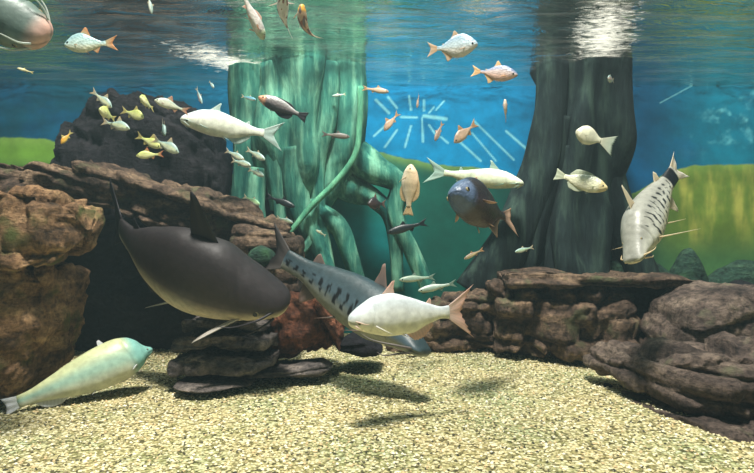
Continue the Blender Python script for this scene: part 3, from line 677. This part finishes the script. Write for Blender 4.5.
# --- big ones
fish('catfish', 'white_catfish', (348, 321, 2.72), (474, 311, 2.98), 'white catfish with ragged pink tail swimming above the gravel, in front of the striped catfish',
     back=(206, 214, 216), side=(232, 234, 226), belly=(228, 224, 196), fin=(232, 210, 196), fine=(238, 196, 176), bend=-0.1, ragged=0.22, deep=1.4, wide=1.15, finscale=1.2, pecc=(246, 244, 240), pec_spread=1.1, group='large catfish')
fish('catfish', 'dark_catfish', (290, 303, 3.4), (112, 212, 3.95), 'huge dark brown catfish with pale belly in front of the left rocks', back=(38, 31, 32), side=(50, 41, 42), belly=(206, 192, 164),
     fin=(42, 36, 42), fine=(30, 26, 34), mat=M_DARK, up=(-0.14, -0.34, 0.9), deep=1.42, bend=-0.7, dors=1.5, pecc=(206, 200, 190), headc=None, group='large catfish')
fish('catfish', 'floor_catfish', (153, 349, 3.5), (3, 408, 3.05), 'pale green catfish with hump back resting on the gravel at bottom left', back=(190, 196, 150), side=(152, 186, 168), belly=(196, 200, 176),
     fin=(226, 230, 226), fine=(232, 234, 240), roll=-14, bend=-0.1, headc=(130, 186, 176), group='large catfish', deep=1.3, wide=1.2)
fish('catfish', 'shovelnose', (427, 354, 3.2), (262, 247, 3.84), 'striped catfish with black bars behind the white catfish, snout near the gravel', back=(46, 62, 66), side=(70, 88, 96), belly=(140, 142, 130),
     fin=(120, 112, 108), fine=(150, 124, 112), tailc=(40, 36, 38), pattern='bars', deep=1.5, wide=1.35, roll=-8, bend=0.35, group='large catfish', skip=())
fish('catfish', 'shovelnose', (632, 262, 2.95), (685, 160, 3.4), 'spotted catfish diving nose down with dark tail at the right', back=(150, 150, 140), side=(206, 206, 192), belly=(226, 216, 186),
     fin=(226, 208, 170), fine=(232, 222, 196), tailc=(236, 232, 220), pattern='bars', up=(-0.8, -0.4, 0.45), deep=1.7, wide=1.3, bend=-0.3, nb=2, group='large catfish', pec_spread=1.4, finscale=1.45, barbs=0.09, tailscale=0.5)
fish('catfish', 'white_catfish', (180, 119, 3.9), (284, 137, 4.2), 'large cream catfish swimming left below the bright ripples', back=(204, 216, 214), side=(228, 230, 212), belly=(226, 226, 206),
     fin=(206, 220, 212), fine=(190, 214, 206), deep=1.15, group='large catfish')
fish('catfish', 'white_catfish', (524, 184, 4.5), (424, 170, 4.75), 'white catfish swimming right behind the dark silver headed pacu', back=(206, 216, 196), side=(206, 212, 182), belly=(206, 206, 170),
     fin=(180, 206, 190), fine=(170, 200, 186), bend=0.25, group='large catfish', deep=0.9)
fish('catfish', 'dark_catfish', (50, 40, 2.45), (-185, -80, 2.3), 'grey catfish with pale pink snout entering at the top left corner', back=(92, 112, 104), side=(98, 116, 108), belly=(96, 114, 106),
     fin=(206, 214, 206), fine=(222, 226, 216), headc=(226, 180, 164), up=(-0.1, 1, -0.3), hq=0.11, deep=1.35, wide=1.0, finscale=1.6, group='large catfish', pec_spread=1.7, pecc=(214, 216, 206))
# --- pacus, gouramis
fish('pacu', 'pacu', (452, 192, 3.1), (515, 222, 3.6), 'dark pacu with shiny silver blue head facing the camera', back=(38, 32, 34), side=(36, 29, 31), belly=(60, 44, 42), fin=(70, 48, 46), fine=(226, 190, 160),
     headc=(84, 100, 126), mat=M_SCALE, roll=22, wide=1.7, deep=0.95, group='pacus')
fish('pacu', 'pacu', (478, 44, 3.5), (427, 50, 3.65), 'silver blue pacu with orange fins near the water surface', back=(150, 176, 196), side=(196, 214, 222), belly=(222, 214, 200), fin=(232, 190, 140), fine=(226, 204, 180), mat=M_SCALE, deep=0.99, group='pacus')
fish('pacu', 'pacu', (518, 75, 4.0), (471, 71, 4.15), 'pink and grey pacu right of the silver blue one', back=(110, 120, 150), side=(196, 176, 170), belly=(222, 180, 160), fin=(236, 190, 130), fine=(240, 204, 150), mat=M_SCALE, deep=0.74, group='pacus')
fish('gourami', 'gourami', (608, 189, 3.6), (555, 174, 3.75), 'pale cream gourami facing right in front of the dark tree', back=(196, 200, 176), side=(218, 218, 186), belly=(224, 220, 190), fin=(206, 210, 180), fine=(206, 214, 190), headc=(206, 190, 140), mat=M_SCALE, deep=0.98, group='gouramis', roll=-6)
fish('gourami', 'gourami', (576, 131, 3.55), (606, 143, 3.57), 'pale gourami with wide ragged tail and heart shaped outline above the cream gourami', back=(224, 222, 196), side=(226, 224, 196), belly=(226, 220, 190), fin=(222, 220, 196), fine=(216, 220, 200), tailc=(200, 214, 196), group='gouramis', deep=1.75, wide=1.6, tailscale=2.15, ragged=0.25, bend=0.0, roll=6, skip=('dorsal', 'anal'), fork=0.12)
fish('gourami', 'gourami', (411, 164, 3.7), (408, 216, 3.72), 'cream pink gourami hanging head up below the blue painted sky', back=(232, 204, 166), side=(232, 212, 176), belly=(236, 222, 196), fin=(226, 196, 150), fine=(232, 206, 160), up=(0.8, -0.6, 0), group='gouramis', deep=1.15, ragged=0.15)
fish('gourami', 'gourami', (258, 97, 3.9), (307, 118, 3.95), 'grey backed gourami with black belly above the tail of the large cream catfish', back=(160, 158, 156), side=(120, 112, 112), belly=(26, 28, 36), fin=(36, 36, 42), fine=(40, 40, 46), tailc=(44, 44, 50), headc=(206, 150, 116), deep=0.85, mat=M_SCALE, roll=0, group='gouramis', dors=0.4)
# --- koi at the surface
fish('koi', 'koi', (264, 40, 3.15), (238, -16, 3.05), 'pale silver koi nose down at the top, leftmost of the three koi', 'koi', 'koi near the surface', back=(196, 200, 196), side=(206, 196, 190), belly=(222, 216, 206), fin=(222, 170, 150), fine=(232, 200, 180), headc=(196, 210, 170), mat=M_SCALE, deep=1.15)
fish('koi', 'koi', (283, -5, 3.1), (291, 35, 3.3), 'white koi with brown patches, middle of the three koi at the top', 'koi', 'koi near the surface', back=(226, 222, 216), side=(232, 226, 220), belly=(236, 232, 226), fin=(232, 222, 216), fine=(236, 228, 222), pattern='koi', up=(0.1, -1, 0.2), wide=1.5, finscale=1.4, bend=0.4, pec_spread=1.3)
fish('koi', 'koi', (303, 4, 3.15), (321, 38, 3.3), 'curved orange headed koi, rightmost of the three koi at the top', 'koi', 'koi near the surface', back=(206, 170, 140), side=(222, 206, 190), belly=(236, 232, 222), fin=(232, 216, 200), headc=(232, 176, 70), pattern='koi', bend=1.5, bendmode=1, up=(0.2, -1, 0.2), wide=1.25)
# --- barbs on the left
g = 'small barbs on the left'
Y = dict(back=(196, 206, 120), side=(222, 224, 150), belly=(236, 232, 180), fin=(214, 206, 130), fine=(216, 200, 130), small=True)
W = dict(back=(150, 176, 170), side=(206, 220, 210), belly=(226, 230, 214), fin=(206, 214, 196), fine=(214, 190, 150), small=True)
fish('barb', 'barb', (64, 45, 3.2), (118, 43, 3.25), 'silver barb with orange forked tail, alone near the top left', back=(150, 186, 190), side=(196, 222, 216), belly=(226, 226, 196), fin=(214, 206, 170), fine=(232, 160, 96), mat=M_SCALE, deep=1.3, group='small barbs on the left')
fish('barb', 'barb', (112, 108, 3.7), (91, 90, 3.72), 'pale barb nosing down to the right, leftmost and topmost of the yellow shoal', 'fish', g, **{**W, 'side': (214, 216, 170)}, deep=0.91)
fish('barb', 'barb', (99, 109, 3.5), (116, 120, 3.65), 'yellow barb turned towards the camera below the leftmost pale barb', 'fish', g, **Y, wide=1.6, deep=1.56)
fish('barb', 'barb', (130, 129, 3.6), (101, 121, 3.65), 'slim silver yellow barb swimming right, lowest on the left of the shoal', 'fish', g, **{**W, 'side': (206, 216, 170)}, deep=0.91)
fish('barb', 'barb', (144, 118, 3.7), (121, 110, 3.75), 'yellow barb swimming right in the middle of the shoal', 'fish', g, **Y, deep=1.17)
fish('barb', 'barb', (140, 97, 3.6), (154, 110, 3.75), 'bright yellow barb facing the camera beside the large silver barb', 'fish', g, **Y, wide=1.6, deep=1.69, roll=20)
fish('barb', 'barb', (154, 100, 3.5), (190, 112, 3.6), 'silver barb with reddish tail swimming left, biggest of the shoal', 'fish', g, back=(176, 190, 176), side=(220, 222, 196), belly=(232, 230, 206), fin=(206, 190, 160), fine=(206, 140, 110), deep=0.94)
fish('barb', 'barb', (161, 148, 3.65), (136, 135, 3.7), 'pale yellow barb behind the two barbs above the ledge', 'fish', g, **Y, deep=0.98)
fish('barb', 'barb', (179, 153, 3.55), (152, 138, 3.6), 'silver barb nosing down to the right above the ledge', 'fish', g, **{**W, 'side': (212, 220, 180)}, deep=0.98)
fish('barb', 'barb', (136, 156, 3.5), (164, 154, 3.55), 'yellow barb with red tail swimming left just above the ledge', 'fish', g, **{**Y, 'fine': (206, 110, 80)}, deep=1.04)
fish('barb', 'barb', (165, 135, 3.75), (162, 122, 3.9), 'dim grey green barb pointing down between the two rows of the shoal', 'fish', g, **{**W, 'side': (130, 160, 150), 'belly': (150, 176, 160)}, deep=1.17)
fish('barb', 'barb', (61, 144, 3.5), (72, 131, 3.55), 'orange yellow barb nosing down, alone above the left ledge', 'fish', g, **{**Y, 'back': (206, 150, 50), 'side': (226, 176, 70), 'belly': (232, 196, 100)}, deep=0.98)
fish('minnow', 'minnow', (17, 68, 3.4), (34, 73, 3.45), 'tiny yellow fish against the blue backdrop under the grey corner catfish', 'fish', **{**Y, 'back': (206, 196, 140), 'side': (226, 216, 170)}, deep=0.9)
fish('minnow', 'minnow', (152, 14, 3.2), (148, -6, 3.2), 'small pale fish cut by the top edge left of the koi', 'fish', **W)
fish('minnow', 'minnow', (202, 104, 4.6), (196, 87, 4.65), 'small grey pink fish hanging between the silver barb and the bright ripples', 'fish', **{**W, 'side': (150, 140, 140), 'belly': (190, 160, 150)})
fish('minnow', 'minnow', (214, 88, 4.6), (209, 81, 4.65), 'tiny pale fish just under the bright ripples', 'fish', **W, deep=1.3)
fish('minnow', 'minnow', (256, 100, 4.4), (241, 96, 4.45), 'faint pale fish left of the grey backed gourami', 'fish', **{**W, 'side': (120, 176, 190), 'back': (90, 150, 170)})
g2 = 'small shoal under the large cream catfish'
for h_, t_, lab in (((244, 160, 4.4), (225, 150, 4.5), 'dimmest pale fish, upper left in the four fish shoal under the cream catfish'), ((265, 160, 4.3), (246, 149, 4.4), 'pale fish at the upper right in the four fish shoal under the cream catfish'),
                    ((251, 166, 4.25), (231, 160, 4.35), 'brightest pale fish in the middle of the four fish shoal under the cream catfish'), ((264, 176, 4.35), (248, 169, 4.45), 'pale fish lowest in the four fish shoal under the cream catfish')):
    fish('minnow', 'minnow', h_, t_, lab, 'fish', g2, **{**W, 'side': (200, 206, 170)}, deep=1.15)
fish('minnow', 'minnow', (260, 205, 4.3), (243, 196, 4.35), 'pale green fish above the end of the brown ledge', 'fish', **{**W, 'side': (176, 206, 150), 'back': (130, 176, 130)}, deep=1.35)
fish('minnow', 'minnow', (295, 207, 4.4), (266, 196, 4.45), 'slim black fish in front of the green mangrove roots', 'fish', **{**W, 'side': (26, 36, 40), 'back': (20, 28, 32), 'belly': (40, 50, 52), 'fin': (30, 40, 44), 'fine': (30, 40, 44)})
fish('minnow', 'minnow', (293, 223, 4.3), (276, 217, 4.35), 'small yellowish fish below the lower end of the vine', 'fish', **{**W, 'side': (190, 206, 160)}, deep=1.1)
fish('minnow', 'minnow', (316, 230, 4.6), (326, 236, 4.65), 'tiny yellowish fish between the pale green roots', 'fish', **{**W, 'side': (200, 196, 140)}, deep=1.2)
fish('minnow', 'minnow', (350, 137, 4.7), (321, 134, 4.7), 'slim brown fish in front of the green mangrove trunk', 'fish', **{**W, 'side': (110, 100, 90), 'back': (80, 76, 70), 'belly': (130, 112, 100), 'fin': (100, 92, 84), 'fine': (100, 92, 84)})
fish('minnow', 'minnow', (332, 96, 4.7), (346, 94, 4.7), 'small pale fish high on the green mangrove trunk', 'fish', **{**W, 'side': (180, 206, 196)}, deep=1.0)
B = dict(back=(150, 126, 106), side=(196, 164, 136), belly=(216, 190, 160), fin=(196, 160, 120), fine=(206, 160, 110), small=True)
g3 = 'beige fish in front of the blue painted sky'
fish('minnow', 'minnow', (389, 92, 4.6), (362, 88, 4.65), 'brownish orange fish swimming right at the upper left of the blue painted sky', 'fish', g3, **B)
fish('barb', 'barb', (384, 131, 4.6), (399, 112, 4.65), 'beige fish nose down by the left strokes of the painted star', 'fish', g3, **B, deep=0.91)
fish('minnow', 'minnow', (417, 108, 4.8), (419, 94, 4.85), 'tiny beige fish nose down above the centre of the painted star', 'fish', g3, **B, deep=1.2)
fish('minnow', 'minnow', (435, 141, 4.8), (443, 122, 4.85), 'dim reddish brown fish right of the centre of the painted star', 'fish', g3, **{**B, 'side': (140, 116, 106)}, deep=1.2)
fish('barb', 'barb', (454, 143, 4.4), (477, 122, 4.5), 'largest beige fish, nose down left, right of the painted star', 'fish', g3, **B, deep=1.04)
fish('minnow', 'minnow', (505, 99, 4.3), (506, 123, 4.35), 'orange and white fish hanging head up under the pink and grey pacu', 'fish', g3, **{**B, 'side': (214, 160, 120), 'belly': (232, 206, 186)}, deep=1.2, wide=1.3)
fish('barb', 'barb', (368, 204, 4.4), (386, 204, 4.6), 'dark brown fish with pale tail among the right hand roots', 'fish', **{**B, 'side': (66, 48, 46), 'back': (44, 36, 38), 'belly': (90, 66, 60), 'fin': (120, 90, 80), 'fine': (150, 120, 110)}, deep=1.30, wide=1.5)
fish('minnow', 'minnow', (387, 233, 4.2), (428, 222, 4.25), 'slim black fish with forked tail below the cream pink gourami', 'fish', **{**W, 'side': (24, 34, 38), 'back': (18, 26, 30), 'belly': (34, 46, 48), 'fin': (26, 36, 40), 'fine': (26, 36, 40)}, deep=0.95)
g4 = 'slim grey fish above the white catfish'
G = dict(back=(150, 170, 150), side=(150, 176, 160), belly=(190, 200, 176), fin=(140, 166, 150), fine=(140, 166, 150))
fish('minnow', 'minnow', (399, 280, 4.2), (436, 277, 4.25), 'slim grey green fish, the higher of two above the white catfish', 'fish', g4, **G, deep=0.85, small=True)
fish('minnow', 'minnow', (418, 291, 4.1), (457, 283, 4.15), 'slim grey green fish, the lower of two above the white catfish', 'fish', g4, **{**G, 'back': (190, 200, 190)}, deep=0.85, small=True)
fish('minnow', 'minnow', (464, 259, 4.2), (484, 249, 4.25), 'small tan fish nosing down left, left of the mossy boulders', 'fish', **{**B, 'side': (206, 190, 140)}, deep=0.9)
fish('minnow', 'minnow', (515, 252, 4.3), (534, 247, 4.35), 'small pale green fish beside the small low mossy boulder', 'fish', **{**W, 'side': (176, 206, 160)}, deep=1.0)
fish('minnow', 'minnow', (608, 78, 3.9), (614, 81, 4.0), 'tiny pale pink fish below the end of the right hand bright ripples', 'fish', **{**W, 'side': (232, 200, 190)}, deep=2.0)

# ------------------------------------------------------------------ LIGHT
def light(name, typ, loc, target, energy, color, **kw):
    d = bpy.data.lights.new(name, typ); d.energy = energy; d.color = color
    for k, v_ in kw.items(): setattr(d, k, v_)
    o = bpy.data.objects.new(name, d); C.objects.link(o); o.location = loc
    o.rotation_euler = (Vector(target)-Vector(loc)).to_track_quat('-Z', 'Y').to_euler(); return o
sp = light('tank_spotlight', 'SPOT', (-0.2, 0.5, 9.5), (0.0, 3.5, 0), 8600, (1.0, 0.96, 0.89), spot_size=math.radians(75), spot_blend=0.6, shadow_soft_size=0.7)
# light broken up by the ripples
d = sp.data; d.use_nodes = True; nt = d.node_tree
em = [n for n in nt.nodes if n.type == 'EMISSION'][0]
tc = nt.nodes.new('ShaderNodeTexCoord'); no = nt.nodes.new('ShaderNodeTexNoise'); no.inputs['Scale'].default_value = 17; no.inputs['Detail'].default_value = 3; no.inputs['Distortion'].default_value = 1.2
mr = nt.nodes.new('ShaderNodeMapRange'); mr.inputs[1].default_value = 0.3; mr.inputs[2].default_value = 0.7; mr.inputs[3].default_value = 0.55; mr.inputs[4].default_value = 1.4
nt.links.new(tc.outputs['Normal'], no.inputs['Vector']); nt.links.new(no.outputs['Fac'], mr.inputs[0]); nt.links.new(mr.outputs[0], em.inputs['Strength'])
for x_, e_ in ((0.4, 38), (3.9, 30), (-3.4, 10), (-0.7, 16)):
    light('backdrop_lamp', 'AREA', (x_, 4.1, 3.4), (x_*0.98, 5.6, 1.3), e_, (0.92, 1.0, 0.96), shape='RECTANGLE', size=1.2, size_y=0.3)
# the water itself: slightly cloudy and blue green
b = NT('cloudy_water'); vsn = b.n('ShaderNodeVolumeScatter', i_Density=0.013, i_Anisotropy=0.3); vsn.inputs['Color'].default_value = (0.62, 0.9, 0.95, 1)
b.l(vsn.outputs[0], b.out.inputs['Volume'])
vs = [(x, y, z) for x in (-HALF, HALF) for y in (-0.6, BACK+0.1) for z in (-0.2, WATER)]
mk_box('tank_water', vs, b.m)

w = bpy.data.worlds.new('dim_hall'); bpy.context.scene.world = w; w.use_nodes = True
bg = w.node_tree.nodes['Background']; bg.inputs[0].default_value = (0.30, 0.62, 0.66, 1); bg.inputs[1].default_value = 0.18

cam = bpy.data.cameras.new('camera'); co = bpy.data.objects.new('camera', cam); C.objects.link(co)
cam.sensor_fit = 'HORIZONTAL'; cam.sensor_width = 36; cam.lens = 36*F/754; cam.clip_start = 0.02
co.location = (0, 0, CAMZ); co.rotation_euler = (math.pi/2, 0, 0)
sc = bpy.context.scene; sc.camera = co
sc.view_settings.view_transform = 'Standard'; sc.view_settings.look = 'None'; sc.view_settings.gamma = 1
sc.view_settings.use_curve_mapping = False; sc.view_settings.exposure = 0.0
